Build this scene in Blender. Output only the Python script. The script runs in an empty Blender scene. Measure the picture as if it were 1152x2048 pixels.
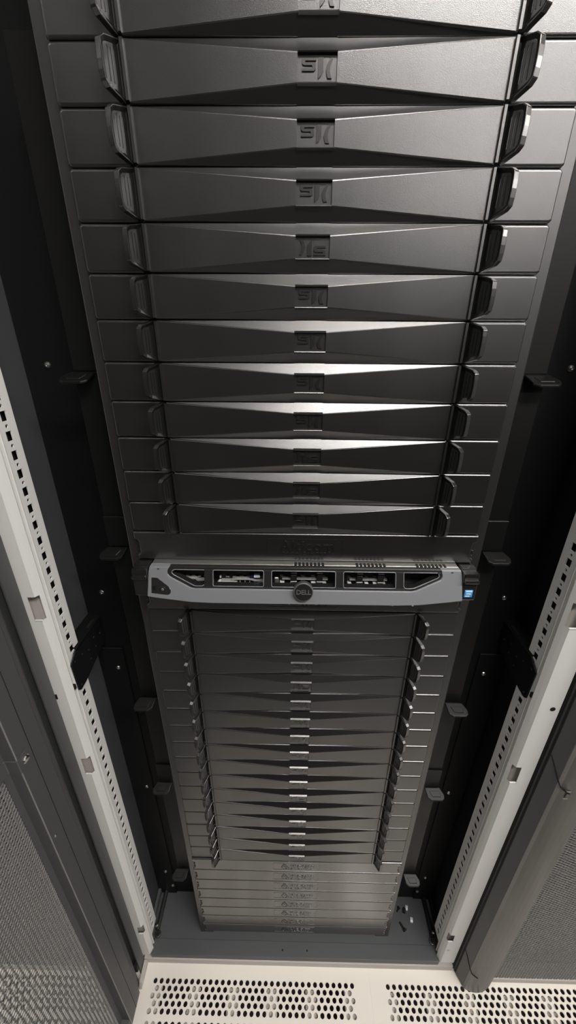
import bpy, bmesh, math, random
from mathutils import Vector, Matrix
random.seed(4)
S = bpy.context.scene
COL = S.collection

# ------------------------------------------------------------------ camera, world, lights, exposure
cam_d = bpy.data.cameras.new('camera'); cam = bpy.data.objects.new('camera', cam_d); COL.objects.link(cam)
cam.location = (-0.0169, -0.4805, 1.4486); cam.rotation_euler = (1.1476, -0.0052, 0.0167)
cam_d.sensor_fit = 'VERTICAL'; cam_d.sensor_height = 36.0; cam_d.sensor_width = 36.0
cam_d.lens = 771.4 * 36.0 / 2048.0; cam_d.clip_start = 0.01; cam_d.clip_end = 60
S.camera = cam
world = bpy.data.worlds.new('room_air'); S.world = world; world.use_nodes = True
wb = world.node_tree.nodes['Background']; wb.inputs[0].default_value = (1.0, 0.98, 0.96, 1); wb.inputs[1].default_value = 0.16
S.view_settings.view_transform = 'Standard'; S.view_settings.look = 'None'
S.view_settings.gamma = 1.0; S.view_settings.use_curve_mapping = False
S.view_settings.exposure = 1.02
LAMP_POWER = 15.0

# ------------------------------------------------------------------ materials
def mat(name, col, rough=0.5, metal=0.0, spec=0.5, grain=0.0, gscale=900.0, vary=0.0, vscale=6.0, emit=None, ior=None):
    m = bpy.data.materials.new(name); m.use_nodes = True
    nt = m.node_tree; b = nt.nodes['Principled BSDF']
    b.inputs['Base Color'].default_value = (*col, 1); b.inputs['Roughness'].default_value = rough
    b.inputs['Metallic'].default_value = metal; b.inputs['Specular IOR Level'].default_value = spec
    tc = nt.nodes.new('ShaderNodeTexCoord')
    if grain > 0:
        n = nt.nodes.new('ShaderNodeTexNoise'); n.inputs['Scale'].default_value = gscale; n.inputs['Detail'].default_value = 2
        bp = nt.nodes.new('ShaderNodeBump'); bp.inputs['Strength'].default_value = grain; bp.inputs['Distance'].default_value = 0.0004
        nt.links.new(tc.outputs['Object'], n.inputs['Vector']); nt.links.new(n.outputs['Fac'], bp.inputs['Height'])
        nt.links.new(bp.outputs['Normal'], b.inputs['Normal'])
    if vary > 0:
        n2 = nt.nodes.new('ShaderNodeTexNoise'); n2.inputs['Scale'].default_value = vscale; n2.inputs['Detail'].default_value = 4
        r = nt.nodes.new('ShaderNodeMapRange'); r.inputs['To Min'].default_value = max(0, rough - vary); r.inputs['To Max'].default_value = min(1, rough + vary)
        nt.links.new(tc.outputs['Object'], n2.inputs['Vector']); nt.links.new(n2.outputs['Fac'], r.inputs['Value'])
        nt.links.new(r.outputs['Result'], b.inputs['Roughness'])
    if ior: b.inputs['IOR'].default_value = ior
    if emit:
        b.inputs['Emission Color'].default_value = (*emit[0], 1); b.inputs['Emission Strength'].default_value = emit[1]
    return m

M = dict(
    plastic=mat('black_moulded_plastic', (0.008, 0.0079, 0.0078), 0.30, spec=1.0, ior=1.74, grain=0.2, gscale=1700, vary=0.05, vscale=14),
    handle=mat('smooth_black_plastic', (0.008, 0.008, 0.008), 0.25, spec=1.0, ior=1.65),
    logo=mat('logo_plastic', (0.008, 0.008, 0.008), 0.26, spec=1.0, ior=1.74),
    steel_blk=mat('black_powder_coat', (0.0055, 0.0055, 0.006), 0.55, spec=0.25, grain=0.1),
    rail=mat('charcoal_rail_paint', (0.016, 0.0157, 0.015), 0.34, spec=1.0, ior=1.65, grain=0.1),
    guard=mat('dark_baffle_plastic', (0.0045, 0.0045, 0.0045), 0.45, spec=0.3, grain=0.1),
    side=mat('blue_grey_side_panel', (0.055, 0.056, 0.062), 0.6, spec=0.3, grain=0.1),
    tray=mat('grey_tray_paint', (0.075, 0.078, 0.082), 0.5, spec=0.4, grain=0.2, vary=0.08),
    plinth=mat('plinth_paint', (0.48, 0.445, 0.415), 0.5, spec=0.4),
    post=mat('light_grey_post_paint', (0.68, 0.68, 0.655), 0.42, spec=0.4, vary=0.05),
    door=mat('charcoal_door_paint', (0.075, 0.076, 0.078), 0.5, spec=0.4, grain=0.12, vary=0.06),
    doorout=mat('grey_door_paint', (0.195, 0.190, 0.180), 0.45, spec=0.5, grain=0.12, vary=0.06),
    mesh=mat('perforated_sheet_paint', (0.17, 0.166, 0.16), 0.5, spec=0.4),
    post2=mat('pale_grey_edge', (0.34, 0.335, 0.32), 0.4),
    rubber=mat('black_rubber', (0.012, 0.012, 0.012), 0.7, spec=0.2),
    zinc=mat('zinc_screw', (0.62, 0.61, 0.59), 0.3, metal=1.0),
    silver=mat('silver_bezel', (0.25, 0.255, 0.272), 0.36, metal=0.35, spec=0.5, grain=0.05),
    bezblk=mat('dark_bezel', (0.014, 0.014, 0.014), 0.28, spec=0.8),
    chassis=mat('chassis_steel', (0.32, 0.32, 0.31), 0.35, metal=0.8),
    inner=mat('bay_black', (0.006, 0.006, 0.006), 0.5),
    drive=mat('drive_metal', (0.30, 0.30, 0.29), 0.4),
    navy=mat('navy_plastic', (0.01, 0.014, 0.04), 0.4),
    pale=mat('pale_plastic', (0.50, 0.50, 0.48), 0.4),
    blue=mat('blue_badge', (0.05, 0.30, 0.72), 0.3),
    bluewhite=mat('badge_print', (0.55, 0.80, 0.95), 0.4),
    clip=mat('translucent_clip', (0.62, 0.70, 0.78), 0.35),
    tile=mat('cream_floor_tile', (0.80, 0.755, 0.685), 0.38, spec=0.4, vary=0.06, vscale=5),
    darktile=mat('added_dark_tile', (0.10, 0.10, 0.10), 0.5),
    damper=mat('damper_blade', (0.55, 0.52, 0.47), 0.5),
    sub=mat('subfloor_dark', (0.055, 0.045, 0.04), 0.8),
    ceil=mat('ceiling_white', (0.72, 0.70, 0.66), 0.8),
    aisle=mat('aisle_dark', (0.008, 0.008, 0.008), 0.6),
    lamp=mat('lamp_diffuser', (0.9, 0.9, 0.9), 0.5, emit=((1.0, 0.96, 0.92), LAMP_POWER)),
)

# ------------------------------------------------------------------ helpers
def link(name, me, m, parent=None, loc=(0, 0, 0), rot=(0, 0, 0)):
    if m is not None and len(me.materials) == 0: me.materials.append(m)
    o = bpy.data.objects.new(name, me); COL.objects.link(o)
    o.parent = parent; o.location = loc; o.rotation_euler = rot
    return o
def fin(bm, bevel=0.0, seg=1, smooth=False, angle=0.5):
    bmesh.ops.remove_doubles(bm, verts=bm.verts, dist=1e-6)
    bmesh.ops.recalc_face_normals(bm, faces=bm.faces)
    if bevel > 0:
        ed = [e for e in bm.edges if len(e.link_faces) == 2 and e.calc_face_angle(0) > angle]
        bmesh.ops.bevel(bm, geom=ed, offset=bevel, segments=seg, profile=0.6, affect='EDGES', clamp_overlap=True)
    me = bpy.data.meshes.new('m'); bm.to_mesh(me); bm.free()
    if smooth:
        for p in me.polygons: p.use_smooth = True
    return me
def box(bm, x0, x1, y0, y1, z0, z1):
    v = [bm.verts.new((x, y, z)) for x in (x0, x1) for y in (y0, y1) for z in (z0, z1)]
    for f in ((0, 1, 3, 2), (4, 6, 7, 5), (0, 4, 5, 1), (2, 3, 7, 6), (0, 2, 6, 4), (1, 5, 7, 3)): bm.faces.new([v[i] for i in f])
def boxes(name, bl, m, parent=None, bevel=0.0, seg=1):
    bm = bmesh.new()
    for b in bl: box(bm, *b)
    return link(name, fin2(bm, bevel, seg), m, parent)
def fin2(bm, bevel, seg=1):      # like fin but keeps touching boxes apart
    bmesh.ops.recalc_face_normals(bm, faces=bm.faces)
    if bevel > 0:
        ed = [e for e in bm.edges if len(e.link_faces) == 2 and e.calc_face_angle(0) > 0.5]
        bmesh.ops.bevel(bm, geom=ed, offset=bevel, segments=seg, profile=0.6, affect='EDGES', clamp_overlap=True)
    me = bpy.data.meshes.new('m'); bm.to_mesh(me); bm.free(); return me
def prism(bm, pts, f0, f1):      # pts 2d outline; f0, f1 map it to the front and back cap
    a = [bm.verts.new(f0(*p)) for p in pts]; b = [bm.verts.new(f1(*p)) for p in pts]
    n = len(pts); bm.faces.new(a); bm.faces.new(b[::-1])
    for i in range(n): bm.faces.new((a[i], b[i], b[(i + 1) % n], a[(i + 1) % n]))
def sweep(bm, prof, z0, z1, close=False):   # plan profile (x, y) swept upright
    a = [bm.verts.new((x, y, z0)) for x, y in prof]; b = [bm.verts.new((x, y, z1)) for x, y in prof]
    n = len(prof)
    for i in range(n if close else n - 1): bm.faces.new((a[i], a[(i + 1) % n], b[(i + 1) % n], b[i]))
    if close: bm.faces.new(a[::-1]); bm.faces.new(b)
def cyl(bm, c, axis, r, h, n=16, r2=None):
    ax = Vector(axis).normalized(); q = Vector((0, 0, 1)).rotation_difference(ax).to_matrix().to_4x4()
    bmesh.ops.create_cone(bm, cap_ends=True, segments=n, radius1=r, radius2=r if r2 is None else r2, depth=h,
                          matrix=Matrix.Translation(Vector(c)) @ q)
def dome(r, h, n=12):            # screw head pointing along -y, with a slot cross
    bm = bmesh.new(); rings = [(r, 0), (r, h * .35), (r * .8, h * .75), (r * .35, h)]
    vs = [[bm.verts.new((a * math.cos(t * 2 * math.pi / n), -y, a * math.sin(t * 2 * math.pi / n))) for t in range(n)] for a, y in rings]
    for k in range(3):
        for i in range(n): bm.faces.new((vs[k][i], vs[k][(i + 1) % n], vs[k + 1][(i + 1) % n], vs[k + 1][i]))
    c = [bm.verts.new((r * .3 * math.cos(t * 2 * math.pi / n), -h * .55, r * .3 * math.sin(t * 2 * math.pi / n))) for t in range(n)]
    for i in range(n): bm.faces.new((vs[3][i], vs[3][(i + 1) % n], c[(i + 1) % n], c[i]))
    bm.faces.new(c)
    bmesh.ops.recalc_face_normals(bm, faces=bm.faces)
    me = bpy.data.meshes.new('m'); bm.to_mesh(me); bm.free()
    return me
def empty(name, loc=(0, 0, 0), rot=(0, 0, 0)):
    o = bpy.data.objects.new(name, None); o.empty_display_size = 0.02; COL.objects.link(o); o.location = loc; o.rotation_euler = rot; return o
def tag(o, label, cat, group=None):
    o['label'] = label; o['category'] = cat
    if group: o['group'] = group
    return o
def struct(o): o['kind'] = 'structure'; return o
def text_mesh(body, size, extrude, spacing=1.0, offset=0.0, sx=1.0):
    cu = bpy.data.curves.new('t', 'FONT'); cu.body = body; cu.size = size; cu.extrude = extrude; cu.space_character = spacing
    cu.align_x = 'CENTER'; cu.align_y = 'CENTER'; cu.offset = offset; cu.resolution_u = 3
    o = bpy.data.objects.new('t', cu); COL.objects.link(o)
    dg = bpy.context.evaluated_depsgraph_get(); me = bpy.data.meshes.new_from_object(o.evaluated_get(dg))
    bpy.data.objects.remove(o); bpy.data.curves.remove(cu)
    me.transform(Matrix.Rotation(math.pi / 2, 4, 'X') @ Matrix.Diagonal((sx, 1, 1, 1)))   # stands upright, faces -y
    return me
U = 0.04445
def row_z(i): return (38.5 - i) * U     # centre height of row i (row 0 at the top of the picture)
ZF = -0.070                             # top of the raised floor

# ------------------------------------------------------------------ room: floor, ceiling, opposite side of the aisle
floor = struct(boxes('floor', [(-3.4, 3.6, -3.0, 1.2, ZF - 0.40, ZF - 0.30)], M['sub']))
def tile_mesh():
    V = []; F = []
    def quad(*p): n = len(V); V.extend(p); F.append(tuple(range(n, n + len(p))))
    T = 0.29993; px, py, r, dep = 0.01588, 0.0124, 0.0051, 0.003
    def flat(x0, x1, y0, y1): quad((x0, y0, 0), (x1, y0, 0), (x1, y1, 0), (x0, y1, 0))
    ca = math.atan2(py, px)
    A = []
    for k in range(4):
        base = k * math.pi / 2
        c = ca if k % 2 == 0 else math.pi / 2 - ca
        A += [base, base + c * .5, base + c, base + (c + math.pi / 2) / 2]
    def cell(cx, cy):
        o = []; h = []
        for a in A:
            u, v = math.cos(a), math.sin(a); k = min(px / 2 / max(abs(u), 1e-9), py / 2 / max(abs(v), 1e-9))
            o.append((cx + u * k, cy + v * k, 0)); h.append((cx + u * r, cy + v * r, 0))
        for i in range(16):
            j = (i + 1) % 16
            quad(o[i], o[j], h[j], h[i]); quad(h[i], h[j], (h[j][0], h[j][1], -dep), (h[i][0], h[i][1], -dep))
    W = 16.5 * px
    ys = [0.2684 - b * 0.0696 - k * py for b in range(8) for k in range(5)]
    top = T
    for b in range(8):
        y1 = 0.2684 - b * 0.0696 + py / 2; y0 = y1 - 5 * py
        flat(-T, T, y1, top); top = y0
        flat(-T, -W, y0, y1); flat(W, T, y0, y1)
        for k in range(5):
            cy = y1 - (k + .5) * py
            if k % 2 == 0:
                for c in range(33): cell((c - 16) * px, cy)
            else:
                flat(-W, -W + px / 2, cy - py / 2, cy + py / 2); flat(W - px / 2, W, cy - py / 2, cy + py / 2)
                for c in range(32): cell((c - 15.5) * px, cy)
    flat(-T, T, -T, top)
    for (a, b) in (((-T, -T), (T, -T)), ((T, -T), (T, T)), ((T, T), (-T, T)), ((-T, T), (-T, -T))):
        quad((*a, 0), (*a, -0.003), (*b, -0.003), (*b, 0))
    me = bpy.data.meshes.new('tile'); me.from_pydata(V, [], F); me.update(); return me
TM = tile_mesh()
blade_bm = bmesh.new()
for k in range(6): box(blade_bm, -0.262 + k * 0.099, -0.262 + k * 0.099 + 0.028, -0.28, 0.262, -0.014, -0.011)
BLADE = fin2(blade_bm, 0)
pan_bm = bmesh.new(); box(pan_bm, -0.296, 0.296, -0.296, 0.296, -0.075, -0.072)
PAN = fin2(pan_bm, 0)
for ix in range(-3, 4):
    t = link('tile', TM, M['tile'], floor, (-0.105 + ix * 0.6, -0.342, ZF))
    link('damper_blade', BLADE, M['damper'], t)
# dark tiles added out of view, to darken what the lower panels reflect
bm = bmesh.new(); box(bm, -0.2998, 0.2998, -0.2998, 0.2998, -0.02, 0.0); DARK_TILE = fin2(bm, 0.0006)
for ix in range(-3, 4):
    for iy in range(1, 3): link('unseen_dark_tile', DARK_TILE, M['darktile'], floor, (-0.105 + ix * 0.6, -0.342 - iy * 0.6, ZF))
# solid tiles under and behind the cabinets
boxes('tile_under_cabinets', [(-2.2, 2.3, -0.0415, 1.2, ZF - 0.02, ZF - 0.0005)], M['tile'], floor)
struct(boxes('ceiling', [(-4.5, 5.0, -6.5, 1.3, 2.75, 2.80)], M['ceil']))
struct(boxes('wall_aisle', [(-3.4, 3.6, -1.50, -1.42, ZF - 0.3, 1.98)], M['aisle']))  # unseen dark slab in place of the opposite cabinets, added for panel reflections
def ceiling_light(x, y, lx, ly, label):
    e = empty('ceiling_light', (x, y, 2.75)); tag(e, label, 'light', 'ceiling lights over the aisle')
    boxes('housing', [(-lx / 2 - .02, lx / 2 + .02, -ly / 2 - .02, ly / 2 + .02, -0.03, 0.0)], M['post'], e, 0.004)
    boxes('diffuser', [(-lx / 2, lx / 2, -ly / 2, ly / 2, -0.036, -0.031)], M['lamp'], e)
ceiling_light(0.92, -1.15, 1.75, 0.40, 'flush white strip light on the ceiling above the aisle')
ceiling_light(3.10, -1.10, 1.5, 0.32, 'flush white strip light on the ceiling further right along the aisle')
ceiling_light(-1.95, -1.10, 1.5, 0.32, 'flush white strip light on the ceiling further left along the aisle')

ceiling_light(1.70, -3.10, 1.5, 0.32, 'flush white strip light on the ceiling beyond the opposite cabinets')
ceiling_light(3.80, -3.10, 1.5, 0.32, 'flush white strip light on the far right of the ceiling beyond the opposite cabinets')

# ------------------------------------------------------------------ the open cabinet
CAB = tag(empty('server_cabinet', (0, 0, ZF)), 'tall open server cabinet with light grey posts holding the stack of black panels', 'server cabinet')
CAB.location = (0, 0, 0)
ZT = 1.98
SCREW = dome(0.0045, 0.003)
def mir(s, pts): return [(s * x, y) for x, y in pts]
HOLES_Z = [1.3588 - 0.025 * k for k in range(-18, 54)]
def post(s):
    bm = bmesh.new()
    # front face, chamfer, bead, groove (solid sheet swept), open slots cut as separate z segments of the ridge
    prof = [(0.4155, -0.020), (0.4155, -0.0385), (0.4135, -0.0405), (0.3900, -0.0405)]
    ridge = [(0.3900, -0.0405), (0.3800, -0.0400), (0.3765, -0.0345)]
    inn = [(0.3765, -0.0345), (0.3733, -0.0282), (0.3738, -0.0270), (0.3800, -0.0255), (0.3805, -0.0215), (0.3752, -0.0198), (0.3745, -0.0185), (0.3760, -0.0160)]
    z0, z1 = -0.0285, ZT
    sweep(bm, mir(s, prof), z0, z1)
    slots = [(1.073, 1.1135), (0.721, 0.763), (0.090, 0.122), (1.424, 1.466)]
    cur = z0
    for a, b in sorted(slots):
        sweep(bm, mir(s, ridge), cur, a); cur = b
    sweep(bm, mir(s, ridge), cur, z1)
    sweep(bm, mir(s, inn), z0, z1)
    # inner lining behind the slots
    # perforated flange: columns of square and round holes
    ya, yb, x = -0.0160, 0.0155, 0.3765
    yc, hy, hz = -0.0020, 0.0053, 0.0062
    def q(y0, y1, a, b): bm.faces.new([bm.verts.new((s * x, yy, zz)) for yy, zz in ((y0, a), (y1, a), (y1, b), (y0, b))])
    def rim(loop):
        for i in range(len(loop)):
            (y0, a), (y1, b) = loop[i], loop[(i + 1) % len(loop)]
            bm.faces.new([bm.verts.new(p) for p in ((s * x, y0, a), (s * x, y1, b), (s * (x + .0018), y1, b), (s * (x + .0018), y0, a))])
    zs = sorted(z for z in HOLES_Z if 0.03 < z < ZT - 0.02)
    q(ya, yc - hy, 0.010, ZT); q(yc + hy, yb, 0.010, ZT)
    cur = 0.010
    for z in zs:
        # round hole half a pitch below the square one
        zr = z - 0.0125; rr = 0.0026
        q(yc - hy, yc + hy, cur, zr - 0.0045)
        A = [(yc + hy, zr - .0045), (yc + hy, zr + .0045), (yc - hy, zr + .0045), (yc - hy, zr - .0045)]
        ring = [(yc + rr * math.cos(t * math.pi / 4), zr + rr * math.sin(t * math.pi / 4)) for t in range(8)]
        sq = [(yc + hy, zr), A[1], (yc, zr + .0045), A[2], (yc - hy, zr), A[3], (yc, zr - .0045), A[0]]
        for i in range(8):
            j = (i + 1) % 8
            bm.faces.new([bm.verts.new((s * x, yy, zz)) for yy, zz in (sq[i], sq[j], ring[j], ring[i])])
        rim(ring)
        if z - hz > zr + .0045: q(yc - hy, yc + hy, zr + .0045, z - hz)
        rim([(yc - hy, z - hz), (yc + hy, z - hz), (yc + hy, z + hz), (yc - hy, z + hz)])
        cur = z + hz
    q(yc - hy, yc + hy, cur, ZT)
    bmesh.ops.remove_doubles(bm, verts=bm.verts, dist=1e-6)
    bmesh.ops.recalc_face_normals(bm, faces=bm.faces)
    me = bpy.data.meshes.new('post'); bm.to_mesh(me); bm.free()
    p = link('frame_post', me, M['post'], CAB)
    # dark hollow behind the flange holes
    boxes('post_core', [tuple(sorted((s * 0.384, s * 0.3845))) + (-0.018, 0.016, 0.0, ZT)], M['rubber'], p)
    bl = bmesh.new(); sweep(bl, mir(s, [(0.4130, -0.0300), (0.3850, -0.0300), (0.3790, -0.0250)]), z0, z1); link('post_lining', fin(bl), M['plinth'], p)  # lining coloured darker than the post, as shade inside the slots
    # bright rolled lips under the slots
    for a, b in slots[:3]:
        boxes('slot_lip', [tuple(sorted((s * 0.3785, s * 0.3902))) + (-0.0412, -0.0385, a - 0.0012, a + 0.0006)], M['post'], p, 0.0004)
    return p
pL = post(-1); pR = post(1)
bm = bmesh.new(); cyl(bm, (0.402, -0.0405, 0.910), (0, 1, 0), 0.0042, 0.0012, 16); boxm = fin(bm); link('hole_plug', boxm, M['rubber'], pR)
bm = bmesh.new(); cyl(bm, (0.3875, -0.0405, 0.043), (0, 1, 0), 0.0032, 0.0012, 16); link('hole_plug', fin(bm), M['plinth'], pR)
boxes('edge_notch', [(-0.3985, -0.3945, -0.0415, -0.0395, 0.913, 0.923)], M['rubber'], pL)
for s, p in ((-1, pL), (1, pR)):     # small dark slots in the groove beside the depth brackets
    boxes('groove_slot', [tuple(sorted((s * 0.3722, s * 0.3765))) + (-0.0268, -0.0225, 0.918, 0.927)], M['rubber'], p)

# base tray, front lip, plinth
bm = bmesh.new()
box(bm, -0.398, 0.398, -0.010, 0.090, -0.040, -0.030)
TRAY = link('base_tray', fin(bm, 0.0006), M['tray'], CAB)
boxes('front_lip', [(-0.3765, 0.3765, -0.0400, -0.0095, -0.046, -0.0275)], M['tray'], TRAY, 0.0012, 2)
for x in (-0.0314, 0.0335):
    bm = bmesh.new(); cyl(bm, (x, -0.0262, -0.0274), (0, 0, 1), 0.0022, 0.0006, 12); link('lip_hole', fin(bm), M['rubber'], TRAY)
boxes('plinth', [(-0.397, 0.4155, -0.0425, 0.09, ZF, -0.0465)], M['plinth'], CAB, 0.001)
for s in (-1, 1):
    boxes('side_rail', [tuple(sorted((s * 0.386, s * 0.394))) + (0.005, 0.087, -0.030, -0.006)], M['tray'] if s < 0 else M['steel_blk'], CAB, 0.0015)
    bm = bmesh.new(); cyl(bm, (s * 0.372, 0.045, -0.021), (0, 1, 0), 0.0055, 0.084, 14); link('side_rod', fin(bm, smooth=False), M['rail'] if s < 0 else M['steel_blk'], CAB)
    b = empty('levelling_bolt'); b.parent = CAB; b.location = (s * 0.3705, -0.002, -0.030)
    bm = bmesh.new(); cyl(bm, (0, 0, 0.003), (0, 0, 1), 0.0085, 0.006, 20); me = fin(bm, 0.001, 2); link('collar', me, M['rail'], b)
    bm = bmesh.new(); cyl(bm, (s * 0.004, 0.012, 0.011), (0.3 * s, 0.2, 1), 0.0042, 0.014, 6); link('hex_bolt', fin(bm, 0.0006), M['zinc'], b)
    bm = bmesh.new(); cyl(bm, (0, 0, 0.0062), (0, 0, 1), 0.0045, 0.001, 14); link('collar_hole', fin(bm), M['rubber'], b)

# sides, back baffle, roof, added light-block plate above the topmost panel
for s in (-1, 1):
    boxes('side_panel', [tuple(sorted((s * 0.395, s * 0.400))) + (-0.010, 1.0, -0.045, ZT)], M['side'] if s < 0 else M['steel_blk'], CAB)  # matching panels: left coloured lighter as the lit side, right black as the shaded
    bf = boxes('baffle_wall', [tuple(sorted((s * 0.250, s * 0.395))) + (0.088, 0.092, -0.04, ZT)], M['steel_blk'], CAB)
    pl = boxes('baffle_plate', [tuple(sorted((s * 0.343, s * 0.394))) + (0.084, 0.088, -0.030, 0.902)], M['steel_blk'], CAB, 0.001)
    for (x, z) in ((0.361, 1.413), (0.3595, 1.030)): link('screw', SCREW, M['zinc'], bf, (s * x, 0.088, z))
    for (x, z) in ((0.359, 0.8526), (0.358, 0.4731), (0.361, 0.090), (0.3496, 0.0150)): link('screw', SCREW, M['zinc'], pl, (s * x, 0.084, z))
    bm = bmesh.new()       # nineteen inch rail: front flange and return
    sweep(bm, mir(s, [(0.2200, 0.0050), (0.2200, 0.0065), (0.2520, 0.0065), (0.2520, 0.040), (0.2535, 0.040), (0.2540, 0.0060), (0.2525, 0.0050)]), -0.028, ZT, True)
    link('mounting_rail', fin(bm), M['rail'], CAB)
    # air guard: strips joined at finger tabs
    cuts = [1.712, 1.409, 1.158, 0.836, 0.584, 0.235, -0.030]
    for k in range(5):
        a, b = cuts[k + 1], cuts[k]
        g = boxes('air_guard', [tuple(sorted((s * 0.2570, s * 0.2950))) + (0.030, 0.033, a + 0.001, b - 0.001)], M['guard'], CAB, 0.0005)
        if k < 5:
            bm = bmesh.new()
            za = a
            pts = [(0.268, 0), (0.299, 0), (0.3065, .55), (0.3055, .85), (0.3005, 1), (0.2785, 1), (0.2715, .8)]
            f = lambda dz: (lambda x, t: (s * x, 0.030 - 0.021 * t, za - 0.0095 * t + dz))
            prism(bm, pts, f(0.0), f(-0.0035))
            tb = link('finger_tab', fin(bm, 0.0012, 2), M['guard'], g)
            bm = bmesh.new(); pts2 = [(0.276, .3), (0.297, .3), (0.2985, .75), (0.281, .75)]
            prism(bm, pts2, f(0.0008), f(-0.001)); link('tab_pad', fin(bm, 0.0006), M['guard'], g)
    for (a, b) in ((1.160, 1.2095), (0.586, 0.643)):
        boxes('guard_cover', [tuple(sorted((s * 0.2600, s * 0.2955))) + (0.0265, 0.030, a, b)], M['guard'], CAB, 0.0008)
    # depth bracket between post and baffle
    bm = bmesh.new()
    pts = [(-0.0210, 0.9650), (-0.0185, 0.9080), (-0.014, 0.9040), (0.0020, 0.9045), (0.0830, 0.9240), (0.0870, 0.9300), (0.0870, 0.9760), (-0.002, 0.9790)]
    prism(bm, pts, lambda y, z: (s * 0.3715, y, z), lambda y, z: (s * 0.3735, y, z))
    br = link('depth_bracket', fin(bm, 0.0004), M['steel_blk'], CAB)
    bm = bmesh.new()
    prism(bm, [(0.000, 0.3715), (0.087, 0.3715), (0.087, 0.392), (0.008, 0.392)], lambda y, x: (s * x, y, 0.9770 + (x - .3715) * .3), lambda y, x: (s * x, y, 0.9790 + (x - .3715) * .3))
    link('bracket_flange', fin(bm), M['guard'], br)
    boxes('flange_slot', [tuple(sorted((s * 0.3745, s * 0.3800))) + (0.050, 0.072, 0.9780, 0.9818)], M['rubber'], br)
    for (y, z) in ((-0.010, 0.963), (-0.010, 0.912), (0.012, 0.958), (0.030, 0.950), (0.030, 0.930), (0.052, 0.958), (0.052, 0.938), (0.072, 0.950)):
        bm = bmesh.new(); cyl(bm, (s * 0.3713, y, z), (1, 0, 0), 0.0017, 0.0008, 10); link('bracket_hole', fin(bm), M['rail'], br)
boxes('roof', [(-0.4, 0.4, -0.04, 1.0, ZT, ZT + 0.03)], M['steel_blk'], CAB)
boxes('back_panel', [(-0.4, 0.4, 0.99, 1.0, -0.04, ZT)], M['steel_blk'], CAB)
boxes('light_block_plate', [(-0.2413, 0.2413, 0.0, 0.0042, row_z(0) + U / 2 + 0.0003, ZT)], M['plastic'], CAB, 0.001)  # unseen plate added to keep light out of the cabinet above the panels

# ------------------------------------------------------------------ perforated doors
def honeycomb(nc, nr, p=0.008, r=0.0037, dep=0.0014):
    V = []; F = []; R = p / math.sqrt(3); cw = p * math.sqrt(3) / 2
    cs = [(math.cos(k * math.pi / 3), math.sin(k * math.pi / 3)) for k in range(6)]
    for c in range(nc):
        for k in range(nr):
            cx = (c + .5) * cw; cz = (k + .5) * p + (p / 2 if c % 2 else 0); n = len(V)
            V += [(cx + u * R, 0, cz + v * R) for u, v in cs] + [(cx + u * r, 0, cz + v * r) for u, v in cs] + [(cx + u * r, dep, cz + v * r) for u, v in cs]
            for i in range(6):
                j = (i + 1) % 6
                F += [(n + i, n + j, n + 6 + j, n + 6 + i), (n + 6 + i, n + 6 + j, n + 12 + j, n + 12 + i)]
    me = bpy.data.meshes.new('honeycomb'); me.from_pydata(V, [], F); me.update(); return me, nc * cw, nr * p
HC, HW, HH = honeycomb(30, 32)
def mesh_sheet(parent, origin, rotz, cols=3, rows=8, m=None):
    if len(HC.materials) == 0: HC.materials.append(M['mesh'])
    d = Vector((math.cos(rotz), math.sin(rotz), 0))
    for c in range(cols):
        for r in range(rows):
            link('mesh_panel', HC, None, parent, Vector(origin) + d * (c * HW) + Vector((0, 0, r * HH)), (0, 0, rotz))
DZ0, DZ1 = -0.062, 1.97
def frame_ring(name, parent, x0, x1, y0, y1, w, m, bev=0.002):   # flat frame in a plan direction (built along x, thickness y)
    pass
# open door of this cabinet, hinged at the left post, swung towards the viewer
DOOR = empty('door'); DOOR.parent = CAB
def upright(name, prof, m, z0=DZ0, z1=DZ1, par=DOOR, close=True, bev=0.0, smooth=False):
    bm = bmesh.new(); sweep(bm, prof, z0, z1, close); return link(name, fin(bm, bev, 2, smooth), m, par)
upright('hinge_strip', [(-0.3965, -0.0425), (-0.3965, -0.0655), (-0.3990, -0.0655), (-0.3990, -0.0425)], M['door'])
# hinge side stile: rounded gasket lip, flat face, return to the mesh plane
arc = [(-0.4080 + 0.0120 * math.cos(t), -0.0930 + 0.0210 * math.sin(t)) for t in [math.pi * k / 16 for k in range(9)]][::-1]
stile = [(-0.4300, -0.0720)] + arc[:-1] + [(-0.3935, -0.0935), (-0.3905, -0.0960), (-0.3902, -0.1450), (-0.3912, -0.1463), (-0.4085, -0.1463), (-0.4090, -0.1560), (-0.4120, -0.1560), (-0.4300, -0.1460)]
st = upright('stile', stile, M['door'])
upright('seam', [(-0.3900, -0.1195), (-0.3900, -0.1203), (-0.3904, -0.1203), (-0.3904, -0.1195)], M['rubber'])
bm = bmesh.new(); cyl(bm, (-0.3909, -0.1456, (DZ0 + DZ1) / 2), (0, 0, 1), 0.0011, DZ1 - DZ0 - .002, 8); link('stile_edge', fin(bm), M['doorout'], DOOR)  # bright line on the fold put in as a lighter-coloured rod
for (y, z) in ((-0.1375, 0.723),): link('screw', SCREW, M['zinc'], DOOR, (-0.3902, y, z), (0, 0, math.pi / 2)).scale = (.5, .5, .5)
YE = -0.1510 - 3 * HW
upright('latch_stile', [(-0.4300, YE - 0.045), (-0.3900, YE - 0.045), (-0.3900, YE + 0.002), (-0.4085, YE + 0.002), (-0.4090, YE + 0.010), (-0.4300, YE + 0.010)][::-1], M['door'])
boxes('bottom_rail', [(-0.430, -0.3915, YE, -0.146, DZ0, DZ0 + 0.034)], M['door'], DOOR, 0.001)
boxes('top_rail', [(-0.430, -0.3915, YE, -0.146, DZ1 - 0.05, DZ1)], M['door'], DOOR, 0.001)
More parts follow.
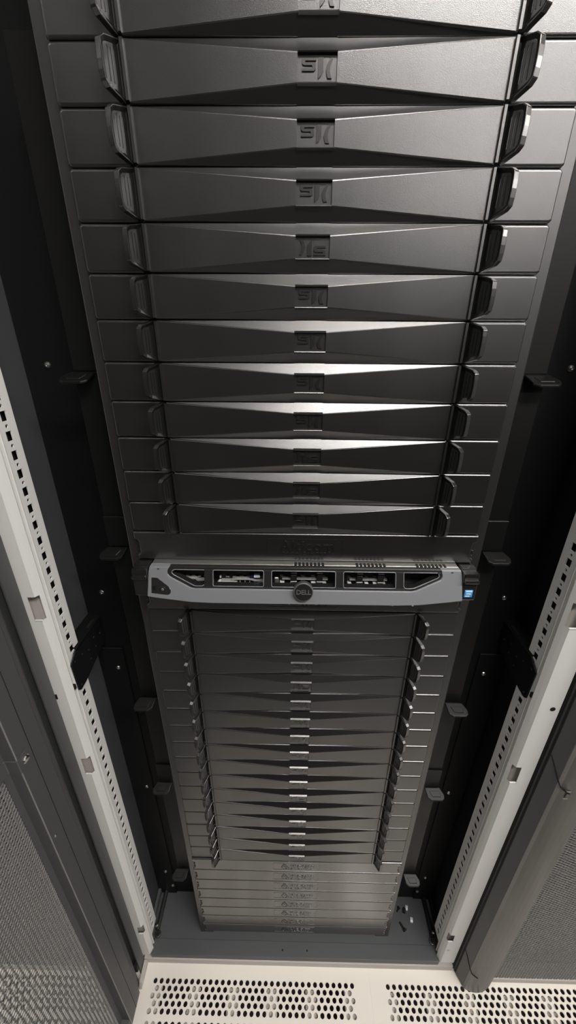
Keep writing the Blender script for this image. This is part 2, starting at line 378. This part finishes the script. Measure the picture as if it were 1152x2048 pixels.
# mesh lies in the plane x = -0.412, holes run outwards
mesh_sheet(DOOR, (-0.4110, -0.1490, DZ0 + 0.02), -math.pi / 2, 3, 8)
# cross brace with a stepped end screwed to the stile
bm = bmesh.new()
path = [(-0.3885, -0.1300), (-0.3885, -0.1480), (-0.4070, -0.1482), (-0.4070, YE)]
a = [(-0.3885, -0.1300), (-0.3885, -0.1468), (-0.3897, -0.1480), (-0.4058, -0.1480), (-0.4070, -0.1492), (-0.4070, YE + .02)]
b = [(x - 0.0014, y + (0.0014 if 1 <= i <= 4 else 0)) for i, (x, y) in enumerate(a)]
sweep(bm, a + b[::-1], 0.8955, 0.9200, True)
cb = link('cross_brace', fin(bm), M['door'], DOOR)
link('brace_screw', dome(0.0062, 0.004), M['zinc'], DOOR, (-0.3885, -0.1352, 0.9085), (0, 0, math.pi / 2))
boxes('hinge_block', [(-0.405, -0.397, -0.074, -0.062, -0.022, 0.004)], M['rubber'], DOOR, 0.001)
# foot of the hinge: tan bracket between plinth and door
bm = bmesh.new(); prism(bm, [(-0.0430, -0.0480), (-0.0820, -0.0520), (-0.0900, ZF + .001), (-0.0430, ZF + .001)], lambda y, z: (-0.3880, y, z), lambda y, z: (-0.3960, y, z))
link('hinge_foot', fin(bm, 0.001), M['plinth'], CAB)

# neighbouring cabinets with closed doors
def neighbour(s, label):
    e = tag(empty('server_cabinet', (0, 0, 0)), label, 'server cabinet')
    d = empty('door'); d.parent = e
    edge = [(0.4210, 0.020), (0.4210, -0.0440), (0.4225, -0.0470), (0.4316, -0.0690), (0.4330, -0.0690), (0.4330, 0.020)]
    bm = bmesh.new(); sweep(bm, mir(s, edge), -0.066, DZ1, True); link('door_edge', fin(bm), M['door'], d)  # darker paint on this strip stands in for shade beside the post
    prof = [(0.4325, -0.030), (0.4325, -0.0695), (0.4360, -0.0738), (0.4430, -0.0772), (0.4530, -0.0798), (0.4640, -0.0806), (0.4750, -0.0796), (0.4860, -0.0766), (0.4960, -0.0722), (0.5030, -0.0672), (0.5065, -0.0625), (0.5068, -0.0580), (0.5068, -0.030)]
    bm = bmesh.new(); sweep(bm, mir(s, prof), -0.066, DZ1, False); bm.faces.ensure_lookup_table()
    f = bm.verts; n = len(prof); bm.verts.ensure_lookup_table()
    bm.faces.new([bm.verts[i] for i in range(n)])
    o = link('stile', fin(bm), M['doorout'], d)
    for p in o.data.polygons: p.use_smooth = len(p.vertices) == 4 and 0.435 < abs(p.center.x) < 0.504
    x0 = 0.5060
    if s > 0: mesh_sheet(d, (x0, -0.0600, -0.048), 0.0, 3, 8)
    else: mesh_sheet(d, (-x0 - 3 * HW, -0.0600, -0.048), 0.0, 3, 8)
    xe = x0 + 3 * HW
    boxes('latch_stile', [tuple(sorted((s * (xe - .004), s * (xe + .07)))) + (-0.079, -0.03, -0.066, DZ1)], M['doorout'], d, 0.004, 2)
    boxes('bottom_rail', [tuple(sorted((s * 0.5068, s * xe))) + (-0.0620, -0.030, -0.066, -0.046)], M['plinth'], d, 0.001)
    boxes('liner', [tuple(sorted((s * 0.5068, s * xe))) + (-0.032, -0.026, -0.05, DZ1)], M['door'], d)
    boxes('body', [tuple(sorted((s * 0.4235, s * (xe + .07)))) + (0.0, 1.0, ZF, ZT)], M['steel_blk'], e)
    return e, d
nR, dR = neighbour(1, 'neighbouring server cabinet on the right with its perforated grey door shut')
nL, dL = neighbour(-1, 'neighbouring server cabinet on the left, seen dimly through the open mesh door')
def rod(name, pts, r, m, parent):
    cu = bpy.data.curves.new('r', 'CURVE'); cu.dimensions = '3D'; cu.bevel_depth = r; cu.bevel_resolution = 2
    sp = cu.splines.new('POLY'); sp.points.add(len(pts) - 1)
    for p, q in zip(sp.points, pts): p.co = (*q, 1)
    o = bpy.data.objects.new('r', cu); COL.objects.link(o)
    me = bpy.data.meshes.new_from_object(o.evaluated_get(bpy.context.evaluated_depsgraph_get())); bpy.data.objects.remove(o)
    return link(name, me, m, parent)
for zc in (0.785, 0.045):
    rod('hinge_pin', [(0.4200, -0.0455, zc + 0.020), (0.4230, -0.0490, zc + 0.026), (0.4245, -0.0530, zc + 0.020), (0.4305, -0.0680, zc - 0.006), (0.4350, -0.0740, zc - 0.018), (0.4400, -0.0765, zc - 0.022), (0.4490, -0.0800, zc - 0.026)], 0.0009, M['rubber'], dR)
boxes('hinge_plate', [(0.4440, 0.4500, -0.0805, -0.0775, 0.748, 0.758)], M['rail'], dR, 0.0008)
for z in (0.7655, 0.7465): boxes('hinge_glint', [(0.4415, 0.4490, -0.0812, -0.0785, z, z + 0.0015)], M['zinc'], dR, 0.0004)
bm = bmesh.new(); sweep(bm, [(0.4160, -0.0300), (0.4162, -0.0365), (0.4185, -0.0395), (0.4205, -0.0400), (0.4208, -0.0300)], -0.064, DZ1, True); link('gap_seal', fin(bm), M['rubber'], nR)
upright('stile_shadow_gap', [(0.4209, -0.0440), (0.4206, -0.0445), (0.4222, -0.0478), (0.4226, -0.0474)], M['rubber'], -0.064, DZ1, dR)
rod('mesh_lip', [(0.5066, -0.0615, -0.05), (0.5066, -0.0615, DZ1)], 0.0022, M['post2'], dR)  # thin paler rod along the mesh side of the stile

# ------------------------------------------------------------------ blanking panels with handles
def sk_face():
    bm = bmesh.new(); H = 0.02195
    for s in (-1, 1):
        x0, x1 = sorted((s * 0.1690, s * 0.2413)); c = 0.0025
        if s > 0: out = [(x0, -H), (x1 - c, -H), (x1, -H + c), (x1, H - c), (x1 - c, H), (x0, H)]
        else: out = [(x0 + c, -H), (x1, -H), (x1, H), (x0 + c, H), (x0, H - c), (x0, -H + c)]
        prism(bm, out, lambda x, z: (x, 0.0, z), lambda x, z: (x, 0.0042, z))
    bmesh.ops.recalc_face_normals(bm, faces=bm.faces)
    ed = [e for e in bm.edges if e.calc_face_angle(0) > 0.5 and all(abs(v.co.y) < 1e-6 for v in e.verts)]
    bmesh.ops.bevel(bm, geom=ed, offset=0.0027, segments=4, profile=0.5, affect='EDGES', clamp_overlap=True)
    # waisted middle: full height at the handles, narrow at the logo
    xs = [-0.1715, -0.0176, 0.0176, 0.1715]; dd = [0.0042, 0.0078, 0.0078, 0.0042]; hh = [0.0010, 0.0120, 0.0120, 0.0010]
    b2 = bmesh.new(); rings = []
    for x, d, h in zip(xs, dd, hh):
        rings.append([b2.verts.new((x, y, z)) for y, z in ((0.010, H), (-0.0012, H), (-d, H - h), (-d, -H + h), (-0.0012, -H), (0.010, -H))])
    for i in range(3):
        for k in range(5):
            if i == 1 and k == 2: continue
            b2.faces.new((rings[i][k], rings[i + 1][k], rings[i + 1][k + 1], rings[i][k + 1]))
    for r in (rings[0], rings[-1]): b2.faces.new(r)
    # recess for the logo
    z = H - 0.0120; a, b = rings[1], rings[2]; y1 = -0.0058
    f = [b2.verts.new((x, y1, zz)) for x, zz in ((-0.0176, z), (0.0176, z), (0.0176, -z), (-0.0176, -z))]
    o = [a[2], b[2], b[3], a[3]]
    for i in range(4): b2.faces.new((o[i], o[(i + 1) % 4], f[(i + 1) % 4], f[i]))
    b2.faces.new(f)
    bmesh.ops.recalc_face_normals(b2, faces=b2.faces)
    ed = [e for e in b2.edges if len(e.link_faces) == 2 and e.calc_face_angle(0) > 0.12 and abs(e.verts[0].co.x - e.verts[1].co.x) > 0.05 and all(v.co.y < -0.001 for v in e.verts)]
    bmesh.ops.bevel(b2, geom=ed, offset=0.0005, segments=1, affect='EDGES')
    tmp = bpy.data.meshes.new('t'); b2.to_mesh(tmp); b2.free(); bm.from_mesh(tmp); bpy.data.meshes.remove(tmp)
    # ledges above and below the logo, ridge bars beside the handles
    for q in (1, -1):
        prism(bm, [(-0.0060, q * (z + 0.0022)), (-0.0092, q * (z + 0.0004)), (-0.0088, q * (z - 0.0004)), (-0.0050, q * (z - 0.0004))],
              lambda y, zz: (-0.0175, y, zz), lambda y, zz: (0.0175, y, zz))
    for s in (-1, 1):
        n0 = len(bm.verts); x0, x1 = sorted((s * 0.1712, s * 0.1738)); box(bm, x0, x1, -0.0068, 0.004, -0.0205, 0.0205)
    me = bpy.data.meshes.new('sk_face'); bm.to_mesh(me); bm.free(); return me
def sk_handle(s):
    bm = bmesh.new()
    out = [(0, -0.0212), (0.10, -0.0212), (0.84, -0.0168), (1.02, -0.0134), (1.05, -0.007), (1.06, 0), (1.05, 0.007), (1.02, 0.0134), (0.84, 0.0168), (0.10, 0.0212), (0, 0.0212)]
    P = lambda t, z: (s * (0.1735 + 0.0100 * t), -0.0010 - 0.0215 * t, z)
    Q = lambda t, z: (s * (0.1735 + 0.0100 * t + 0.0062), -0.0010 - 0.0215 * t + 0.0026, z)
    prism(bm, out, P, Q)
    bmesh.ops.recalc_face_normals(bm, faces=bm.faces)
    inner = max((f for f in bm.faces if len(f.verts) == len(out)), key=lambda f: -s * f.normal.x)
    r = bmesh.ops.inset_region(bm, faces=[inner], thickness=0.0040, depth=-0.0020, use_even_offset=True)
    ed = [e for e in bm.edges if len(e.link_faces) == 2 and e.calc_face_angle(0) > 0.5]
    bmesh.ops.bevel(bm, geom=ed, offset=0.0009, segments=2, profile=0.5, affect='EDGES', clamp_overlap=True)
    for k in range(3):
        t = 0.34 + 0.17 * k; c = Vector(P(t, 0)) + Vector((s * 0.0020, 0.0009, 0))
        box(bm, c.x - 0.0004, c.x + 0.0004, c.y - 0.0008, c.y + 0.0008, -0.0115, 0.0115)
    me = bpy.data.meshes.new('sk_handle'); bm.to_mesh(me); bm.free(); return me
def poly_mesh(polys, y0, y1, bev=0.0002):
    bm = bmesh.new()
    for p in polys: prism(bm, p, lambda x, z: (x, y0, z), lambda x, z: (x, y1, z))
    bmesh.ops.recalc_face_normals(bm, faces=bm.faces)
    me = bpy.data.meshes.new('poly'); bm.to_mesh(me); bm.free(); return me
def emblem():
    k = 0.001
    Sp = [(3.6, 16.6), (16.0, 16.6), (16.0, 14.9), (6.8, 14.9), (6.3, 14.3), (6.8, 13.7), (14.2, 13.7), (15.8, 12.6), (15.8, 9.4), (14.2, 8.2), (3.6, 8.2), (3.6, 9.9), (12.4, 9.9), (13.0, 10.6), (12.4, 11.9), (5.4, 11.9), (3.6, 13.0)]
    Ip = [(18.0, 16.8), (22.6, 16.8), (22.6, 8.2), (20.6, 5.2), (18.0, 3.0)]
    arc_o = [(30.4 - 6.2 * math.cos(t * math.pi / 8 - .9) + (0), 9.9 + 7.2 * math.sin((t - 4) * math.pi / 9)) for t in range(9)]
    outer = [(29.6, 16.6), (27.2, 14.6), (25.6, 11.8), (25.0, 9.4), (25.4, 6.6), (26.6, 3.6)]
    inner = [(30.2, 3.4), (29.2, 5.6), (28.6, 8.0), (28.7, 10.6), (29.5, 13.4), (30.8, 15.8)]
    f = lambda ps: [((x - 17.2) * k, (z - 9.9) * k) for x, z in ps]
    return poly_mesh([f(Sp), f(Ip), f(outer + inner)], -0.0068, -0.0056)
FACE = sk_face(); HAN = {s: sk_handle(s) for s in (-1, 1)}; EMB = emblem()
ORD = ['first', 'second', 'third', 'fourth', 'fifth', 'sixth', 'seventh', 'eighth', 'ninth', 'tenth', 'eleventh', 'twelfth', 'thirteenth', 'fourteenth', 'fifteenth', 'sixteenth']
FLIP = {4, 9, 10, 18, 25}
def sk_panel(i, label, group):
    e = tag(empty('blanking_panel', (0, 0, row_z(i)), (0, math.pi if i in FLIP else 0, 0)), label, 'blanking panel', group)
    e.location.y = random.uniform(-0.0004, 0.0004)
    link('faceplate', FACE, M['plastic'], e)
    for s in (-1, 1): link('handle', HAN[s], M['handle'], e)
    link('emblem', EMB, M['logo'], e)
for i in range(0, 12):
    lab = 'handled black blanking panel cut off by the top edge of the photo' if i == 0 else (
        'handled black blanking panel, %s one up from the plain lettered panel above the server' % ORD[11 - i] if i not in FLIP else
        'handled blanking panel with upside-down logo, %s one above the plain panel over the server' % ORD[11 - i])
    sk_panel(i, lab, 'handled blanking panels above the server')
for i in range(15, 31):
    sk_panel(i, 'handled black blanking panel, %s one down below the silver-fronted server' % ORD[i - 15] if i < 30 else 'handled black blanking panel resting directly above the plain lettered panels at the bottom', 'handled blanking panels below the server')

# ------------------------------------------------------------------ plain lettered panels
def alt_face():
    H = 0.0219
    R = [(0.2395, -H), (0.2400, -0.0150), (0.2370, -0.0130), (0.2355, -0.0100), (0.2355, 0.0060), (0.2370, 0.0095), (0.2413, 0.0112), (0.2413, H)]
    out = R + [(-x, z) for x, z in R[::-1]]
    bm = bmesh.new(); prism(bm, out, lambda x, z: (x, -0.0030, z), lambda x, z: (x, 0.0042, z))
    bmesh.ops.recalc_face_normals(bm, faces=bm.faces)
    ed = [e for e in bm.edges if e.calc_face_angle(0) > 0.5 and all(abs(v.co.y + 0.003) < 1e-6 for v in e.verts)]
    bmesh.ops.bevel(bm, geom=ed, offset=0.0024, segments=5, profile=0.5, affect='EDGES', clamp_overlap=True)
    me = bpy.data.meshes.new('alt'); bm.to_mesh(me); bm.free(); return me
def rounded(w, h, r, n=4):
    o = []
    for cx, cz, a in ((w - r, h - r, 0), (-w + r, h - r, 90), (-w + r, -h + r, 180), (w - r, -h + r, 270)):
        for k in range(n + 1):
            t = math.radians(a + 90 * k / n); o.append((cx + r * math.cos(t), cz + r * math.sin(t)))
    return o
def logo_border():
    bm = bmesh.new(); A = rounded(0.0535, 0.0140, 0.004); B = rounded(0.0529, 0.0134, 0.0036); n = len(A)
    rs = [[bm.verts.new((x, y, z)) for x, z in P] for P, y in ((A, -0.0028), (A, -0.0034), (B, -0.0034), (B, -0.0028))]
    for k in range(3):
        for i in range(n): bm.faces.new((rs[k][i], rs[k][(i + 1) % n], rs[k + 1][(i + 1) % n], rs[k + 1][i]))
    return fin(bm)
def latch(s):
    bm = bmesh.new(); x0, x1 = sorted((s * 0.2358, s * 0.2392))
    box(bm, x0, x1, -0.001, 0.0042, -0.0092, -0.0020); box(bm, x0, x1, -0.0022, 0.002, -0.0125, -0.0095)
    return fin2(bm, 0.0007, 2)
AF = alt_face(); AB = logo_border(); AL = {s: latch(s) for s in (-1, 1)}
AT = text_mesh('Alticom', 0.0225, 0.0007, 1.06, 0.0, 1.02); AT2 = text_mesh('DATA CENTERS', 0.0068, 0.0006, 1.55, 0.0, 1.0)
def alt_panel(i, label):
    e = tag(empty('blanking_panel', (0, 0, row_z(i))), label, 'blanking panel', 'plain lettered blanking panels')
    link('faceplate', AF, M['plain'] if 'plain' in M else M['handle'], e)
    link('logo_border', AB, M['handle'], e)
    link('lettering', AT, M['logo'], e, (0.004, -0.0034, 0.0022)); link('lettering', AT2, M['logo'], e, (0.002, -0.0033, -0.0098))
    for s in (-1, 1): link('latch', AL[s], M['handle'], e)
M['plain'] = mat('satin_black_plastic', (0.010, 0.0098, 0.0095), 0.24, spec=1.0, ior=2.0, grain=0.12, gscale=1500, vary=0.04)
alt_panel(12, 'plain black blanking panel with raised lettering just above the server')
alt_panel(14, 'plain black blanking panel half hidden behind the lower edge of the server bezel')
for i in range(31, 39):
    k = i - 31
    alt_panel(i, ['uppermost of the plain lettered black panels at the foot of the stack', 'second plain lettered black panel from the top of the bottom group',
                  'third plain lettered black panel from the top of the bottom group', 'fourth plain lettered black panel from the top of the bottom group',
                  'fifth plain lettered black panel from the top of the bottom group', 'sixth plain lettered black panel from the top of the bottom group',
                  'seventh plain lettered black panel, second from the bottom of the stack', 'lowest plain lettered black panel just above the base tray'][k])

# ------------------------------------------------------------------ the server
SV = tag(empty('rack_server', (0, 0, 1.112)), 'one-unit rack server with silver and dark bezel and a round badge', 'server')
def by(z): return -0.018 - 0.42 * (0.043 - z)
def slab(bm, pts, t0, t1): prism(bm, pts, lambda x, z: (x, by(z) - t0, z), lambda x, z: (x, by(z) + t1, z))
boxes('chassis', [(-0.2170, 0.2170, -0.0035, 0.60, 0.0005, 0.0425)], M['inner'], SV)
ch = boxes('chassis_cover', [(-0.2170, 0.2170, -0.0130, 0.60, 0.0424, 0.0436)], M['chassis'], SV, 0.0003)
boxes('chassis_floor', [(-0.2170, 0.2170, -0.020, 0.60, -0.0004, 0.0006)], M['chassis'], SV)
for cx in (0.006, 0.093, 0.178):
    for k in range(8): boxes('vent_slot', [(cx - 0.020 + k * 0.0055, cx - 0.0165 + k * 0.0055, -0.0134, -0.0060, 0.0420, 0.0440)], M['inner'], ch)
# silver trim: left cheek, lower band, right cheek
trim = [(-0.2180, 0.0430), (-0.1895, 0.0430), (-0.1930, 0.0375), (-0.1925, 0.0335), (-0.1890, 0.0300), (-0.1600, 0.0160), (-0.1540, 0.0150), (0.1500, 0.0150), (0.1570, 0.0165), (0.1900, 0.0305), (0.1925, 0.0350), (0.1905, 0.0430),
        (0.2180, 0.0430), (0.2195, 0.0360), (0.2205, 0.0040), (0.2000, 0.0015), (0.1600, -0.0025), (0.1300, -0.0035), (-0.1300, -0.0035), (-0.1600, -0.0025), (-0.2000, 0.0015), (-0.2205, 0.0040), (-0.2195, 0.0360)]
bm = bmesh.new(); slab(bm, trim, 0.0030, 0.008); tr = link('silver_trim', fin(bm, 0.0009, 2), M['silver'], SV)
# dark frame with five openings
ops = [(-0.1855, -0.1410), (-0.1285, -0.0572), (-0.0460, 0.0438), (0.0548, 0.1278), (0.1388, 0.1880)]
zt, zb = 0.0388, 0.0178
parts_ = [[(-0.192, zt), (0.192, zt), (0.192, 0.0428), (-0.192, 0.0428)], [(-0.160, 0.0146), (0.160, 0.0146), (0.158, zb), (-0.158, zb)]]
for (a, b) in zip(ops[:-1], ops[1:]): parts_.append([(a[1], zb - .0005), (b[0], zb - .0005), (b[0], zt + .0005), (a[1], zt + .0005)])
parts_.append([(-0.1935, zt + .0004), (-0.1935, 0.033), (-0.1905, 0.0295), (-0.1575, 0.0146), (-0.1530, 0.0146), (-0.1540, 0.0180), (-0.1845, 0.0318), (-0.1872, 0.0345), (-0.1865, 0.0372), (-0.1835, zt + .0004)])
parts_.append([(0.1935, zt + .0004), (0.1850, zt + .0004), (0.1885, 0.0372), (0.1890, 0.0345), (0.1865, 0.0320), (0.1550, 0.0184), (0.1480, 0.0180), (0.1480, 0.0146), (0.1575, 0.0146), (0.1915, 0.0295), (0.1935, 0.033)])
for n_, P in enumerate(parts_):
    bm = bmesh.new(); slab(bm, P, 0.0012, 0.010)
    link('top_bar' if n_ == 0 else 'lower_bar' if n_ == 1 else 'mullion' if n_ < 6 else 'corner_bar', fin(bm, 0.0008, 2), M['bezblk'], SV)
# chrome-like rims of the openings
def rim_rod(pts): rod('opening_rim', [(x, by(z) - 0.0014, z) for x, z in pts], 0.00065, M['silver'], SV)
for (a, b) in ops[1:4]:
    r = 0.0022; loop = [(x + (a + b) / 2, z + (zt + zb) / 2) for x, z in rounded((b - a) / 2, (zt - zb) / 2, r, 3)]; rim_rod(loop + loop[:1])
rim_rod([(-0.1410, zt), (-0.1830, zt), (-0.1862, 0.0372), (-0.1868, 0.0345), (-0.1840, 0.0320), (-0.1550, 0.0182), (-0.1525, 0.0178), (-0.1435, 0.0178), (-0.1412, 0.0195)])
rim_rod([(0.1855, zt), (0.1390, zt), (0.1390, 0.0205), (0.1415, 0.0180), (0.1490, 0.0180), (0.1540, 0.0188), (0.1862, 0.0322), (0.1884, 0.0345), (0.1876, 0.0375)])
# ears with release levers
for s in (-1, 1):
    x0, x1 = sorted((s * 0.2200, s * 0.2413))
    ear = boxes('ear', [(x0, x1, -0.0290, 0.0042, -0.0010, 0.0425)], M['handle'], SV, 0.0016, 2)
    x0, x1 = sorted((s * 0.2210, s * 0.2412))
    boxes('ear_lever', [(x0, x1, -0.0335, -0.0270, 0.0290, 0.0340)], M['handle'], ear, 0.0012, 2)
    boxes('lever_lip', [(x0, x1, -0.0175, -0.006, 0.0424, 0.0440)], M['handle'], ear, 0.0007, 2)
boxes('blue_badge', [(0.2248, 0.2362, -0.0302, -0.0288, 0.0050, 0.0165)], M['blue'], SV, 0.0004)
for (z0, z1, x0, x1) in ((0.0138, 0.0158, 0.2262, 0.2350), (0.0092, 0.0118, 0.2270, 0.2340), (0.0062, 0.0078, 0.2262, 0.2325)):
    boxes('badge_print', [(x0, x1, -0.0305, -0.0300, z0, z1)], M['bluewhite'], SV)
link('badge_print', text_mesh('intel', 0.0042, 0.0002), M['pale'], SV, (0.2305, -0.0307, 0.0104))
# left cheek: lock plate, key lock, port
bm = bmesh.new(); slab(bm, [(-0.2150, 0.0290), (-0.2060, 0.0285), (-0.1900, 0.0175), (-0.1872, 0.0130), (-0.1880, 0.0085), (-0.1915, 0.0062), (-0.2150, 0.0085)], 0.0034, 0.0)
lp = link('lock_plate', fin(bm, 0.0004), M['bezblk'], SV)
bm = bmesh.new(); cyl(bm, (-0.1985, by(0.0145) - 0.0042, 0.0145), (0, 1, 0), 0.0042, 0.0022, 20); link('key_lock', fin(bm, 0.0005, 2), M['bezblk'], lp)
bm = bmesh.new(); cyl(bm, (-0.1985, by(0.0145) - 0.0054, 0.0145), (0, 1, 0), 0.0021, 0.0006, 14); link('key_core', fin(bm, 0.0003), M['chassis'], lp)
boxes('port', [(-0.2125, -0.2088, by(.0155) - 0.0046, by(.0155), 0.0105, 0.0205)], M['inner'], lp, 0.0004)
boxes('trim_mark', [(-0.2070, -0.2040, by(.040) - 0.0034, by(.04), 0.0395, 0.0408), (0.2040, 0.2070, by(.040) - 0.0034, by(.04), 0.0395, 0.0408)], M['bezblk'], SV)
# round badge
bg = empty('badge'); bg.parent = SV; bg.location = (-0.0012, by(0.0150) - 0.003, 0.0150); bg.rotation_euler = (-0.25, 0, 0)
bm = bmesh.new(); cyl(bm, (0, -0.003, 0), (0, 1, 0), 0.0136, 0.010, 40); link('badge_body', fin(bm, 0.0012, 2), M['chassis'], bg)
bm = bmesh.new(); cyl(bm, (0, -0.0082, 0), (0, 1, 0), 0.0122, 0.0008, 40); link('badge_face', fin(bm, 0.0003), M['inner'], bg)
link('badge_lettering', text_mesh('DELL', 0.0092, 0.0003, 0.95, 0.0002, 1.05), M['chassis'], bg, (0, -0.0088, 0))
# drives and fan struts behind the openings
def bay(name, bl, m, bev=0.0):
    out = []
    for a, b, c, d, e, f in bl:      # e, f are heights as seen through the opening; set back into the bay
        yf = max(-0.0125, c - 0.017); sh = 0.62 * (yf - by((e + f) / 2)); out.append((a, b, yf, max(yf + 0.002, min(d, 0.0139) - 0.017), e - sh, f - sh))
    bl = out
    return boxes(name, bl, m, SV, bev)
for (a, b) in (ops[2], ops[3]):
    w = b - a
    for fx in (0.35, 0.765):
        x = a + w * fx
        bay('drive_latch', [(x - 0.0044, x + 0.0044, 0.0050, 0.014, 0.0190, 0.0340)], M['inner'], 0.0006)
        bay('latch_edge', [(x - 0.0042, x + 0.0042, 0.0035, 0.008, 0.0344, 0.0356)], M['pale'])
        bay('latch_edge', [(x - 0.0042, x + 0.0042, 0.0035, 0.008, 0.0230, 0.0243)], M['pale'])
    bay('drive_rail', [(a + w * .16, b - w * .10, 0.008, 0.014, 0.0262, 0.0269)], M['drive'])
    bay('drive_rail', [(a + w * .16, b - w * .10, 0.010, 0.014, 0.0284, 0.0289)], M['drive'])
    for k in range(5):
        x = a + w * (0.12 + 0.17 * k)
        bay('drive_vent', [(x, x + w * .075, 0.0045, 0.014, 0.0188, 0.0214)], M['pale'], 0.0004)
        bay('drive_fin', [(x, x + w * .055, 0.011, 0.0139, 0.0312, 0.0322)], M['drive'])
        bay('drive_fin', [(x + w * .01, x + w * .075, 0.011, 0.0139, 0.0295, 0.0303)], M['drive'])
a, b = ops[1]; w = b - a
bay('control_panel', [(a + w * .10, a + w * .44, 0.0045, 0.014, 0.0186, 0.0232)], M['drive'], 0.0006)
bay('panel_knob', [(a + w * .04, a + w * .13, 0.0045, 0.012, 0.0188, 0.0236)], M['pale'], 0.0022)
bay('panel_stud', [(a + w * .08, a + w * .115, 0.0060, 0.012, 0.0260, 0.0300)], M['pale'], 0.001)
bm = bmesh.new(); prism(bm, [(a + w * .33, 0.0235), (a + w * .42, 0.0262), (a + w * .74, 0.0262), (a + w * .82, 0.0238), (a + w * .99, 0.0238), (a + w * .99, 0.0222), (a + w * .80, 0.0222), (a + w * .72, 0.0244), (a + w * .43, 0.0244), (a + w * .35, 0.0222)], lambda x, z: (x, -0.0125, z - 0.0075), lambda x, z: (x, -0.006, z - 0.0075))
link('wire_handle', fin(bm), M['drive'], SV)
for k in range(3): bay('grille_bar', [(a + w * (.49 + .10 * k), a + w * (.505 + .10 * k), 0.006, 0.012, 0.0190, 0.0245)], M['drive'])
bay('tag_label', [(a + w * .86, a + w * .99, 0.006, 0.012, 0.0190, 0.0228)], M['drive'])
bay('blue_tab', [(a + w * .79, a + w * .91, 0.004, 0.012, 0.0282, 0.0312)], M['clip'])
bay('tab_base', [(a + w * .70, a + w * .97, 0.006, 0.013, 0.0272, 0.0318)], M['navy'])
for k in range(4): bay('drive_fin', [(a + w * (.20 + .14 * k), a + w * (.275 + .14 * k), 0.011, 0.0139, 0.0282, 0.0298)], M['pale'])
a, b = ops[0]; w = b - a
for k in range(4): bay('drive_fin', [(a + w * (.28 + .20 * k), a + w * (.38 + .20 * k), 0.011, 0.0139, 0.0282, 0.0298)], M['pale'])
bm = bmesh.new(); prism(bm, [(a + w * .3, 0.0262), (a + w * .66, 0.0262), (a + w * .72, 0.0235), (a + w * 1.0, 0.0240), (a + w * 1.0, 0.0222), (a + w * .70, 0.0215), (a + w * .63, 0.0246), (a + w * .3, 0.0250)], lambda x, z: (x, -0.0125, z - 0.0075), lambda x, z: (x, -0.006, z - 0.0075))
link('wire_handle', fin(bm), M['drive'], SV)
a, b = ops[2]; bay('side_grip', [(a + 0.003, a + 0.0095, -0.012, 0.006, 0.0185, 0.0300)], M['chassis'], 0.001)
a, b = ops[4]; bay('inner_step', [(a, b - .014, -0.002, 0.013, 0.0130, 0.0185)], M['rail'], 0.0006); bay('step_chip', [(a + .016, a + .021, -0.004, 0.0, 0.0188, 0.0200)], M['chassis'])
# bright notches under the bezel
for x in (-0.021, 0.000, 0.017, 0.124, 0.152): boxes('bezel_clip', [(x - .0012, x + .0012, by(0) - 0.0036, by(0), -0.0048, -0.0030)], M['silver'], SV, 0.0003)

# ------------------------------------------------------------------ loose hardware on the base tray
def loose(name, label, cat, loc, rz, parts):
    e = tag(empty(name, loc, (0, 0, rz)), label, cat, 'loose hardware on the base tray')
    for n, me, m in parts: link(n, me, m, e)
def nutcage():
    bm = bmesh.new()
    pts = [(-0.0060, 0), (-0.0052, 0.0035), (-0.0020, 0.0050), (0.0015, 0.0048), (0.0052, 0.0030), (0.0060, 0.0004), (0.0042, 0.0008), (0.0012, 0.0030), (-0.0020, 0.0032), (-0.0042, 0.0022), (-0.0048, 0)]
    prism(bm, pts, lambda x, z: (x, -0.0035, z), lambda x, z: (x, 0.0035, z)); return fin(bm, 0.0004)
def screw_parts(r=0.0026, L=0.016):
    bm = bmesh.new(); cyl(bm, (0, 0, r), (1, 0, 0), r, L, 14); shaft = fin(bm)
    bm = bmesh.new(); cyl(bm, (L / 2 + 0.002, 0, r * 1.9), (1, 0, 0), r * 1.9, 0.004, 16); head = fin(bm, 0.0008, 2)
    return [('shaft', shaft, M['rubber']), ('head', head, M['rubber'])]
def grip():
    bm = bmesh.new(); box(bm, -0.006, 0.006, -0.004, 0.004, 0.0, 0.0055); return fin(bm, 0.001, 2)
loose('clip_nut', 'pale bluish plastic clip nut farther back on the base tray', 'clip nut', (0.3190, 0.064, -0.030), 1.25, [('clip', nutcage(), M['clip']), ('grip', grip(), M['rubber'])])
for o in list(COL.objects):
    if o.name == 'grip': o.location = (-0.0085, 0.006, 0)
loose('clip_nut', 'pale bluish plastic clip nut nearer the front of the base tray', 'clip nut', (0.3265, 0.039, -0.030), 1.35, [('clip', nutcage(), M['clip'])])
loose('loose_screw', 'black screw lying alone on the base tray nearest the front', 'screw', (0.2970, 0.026, -0.030), -1.05, screw_parts())
loose('loose_screw', 'small black screw with a bright tip beside the panel stack', 'screw', (0.2925, 0.058, -0.030), 0.9, screw_parts(0.002, 0.008))
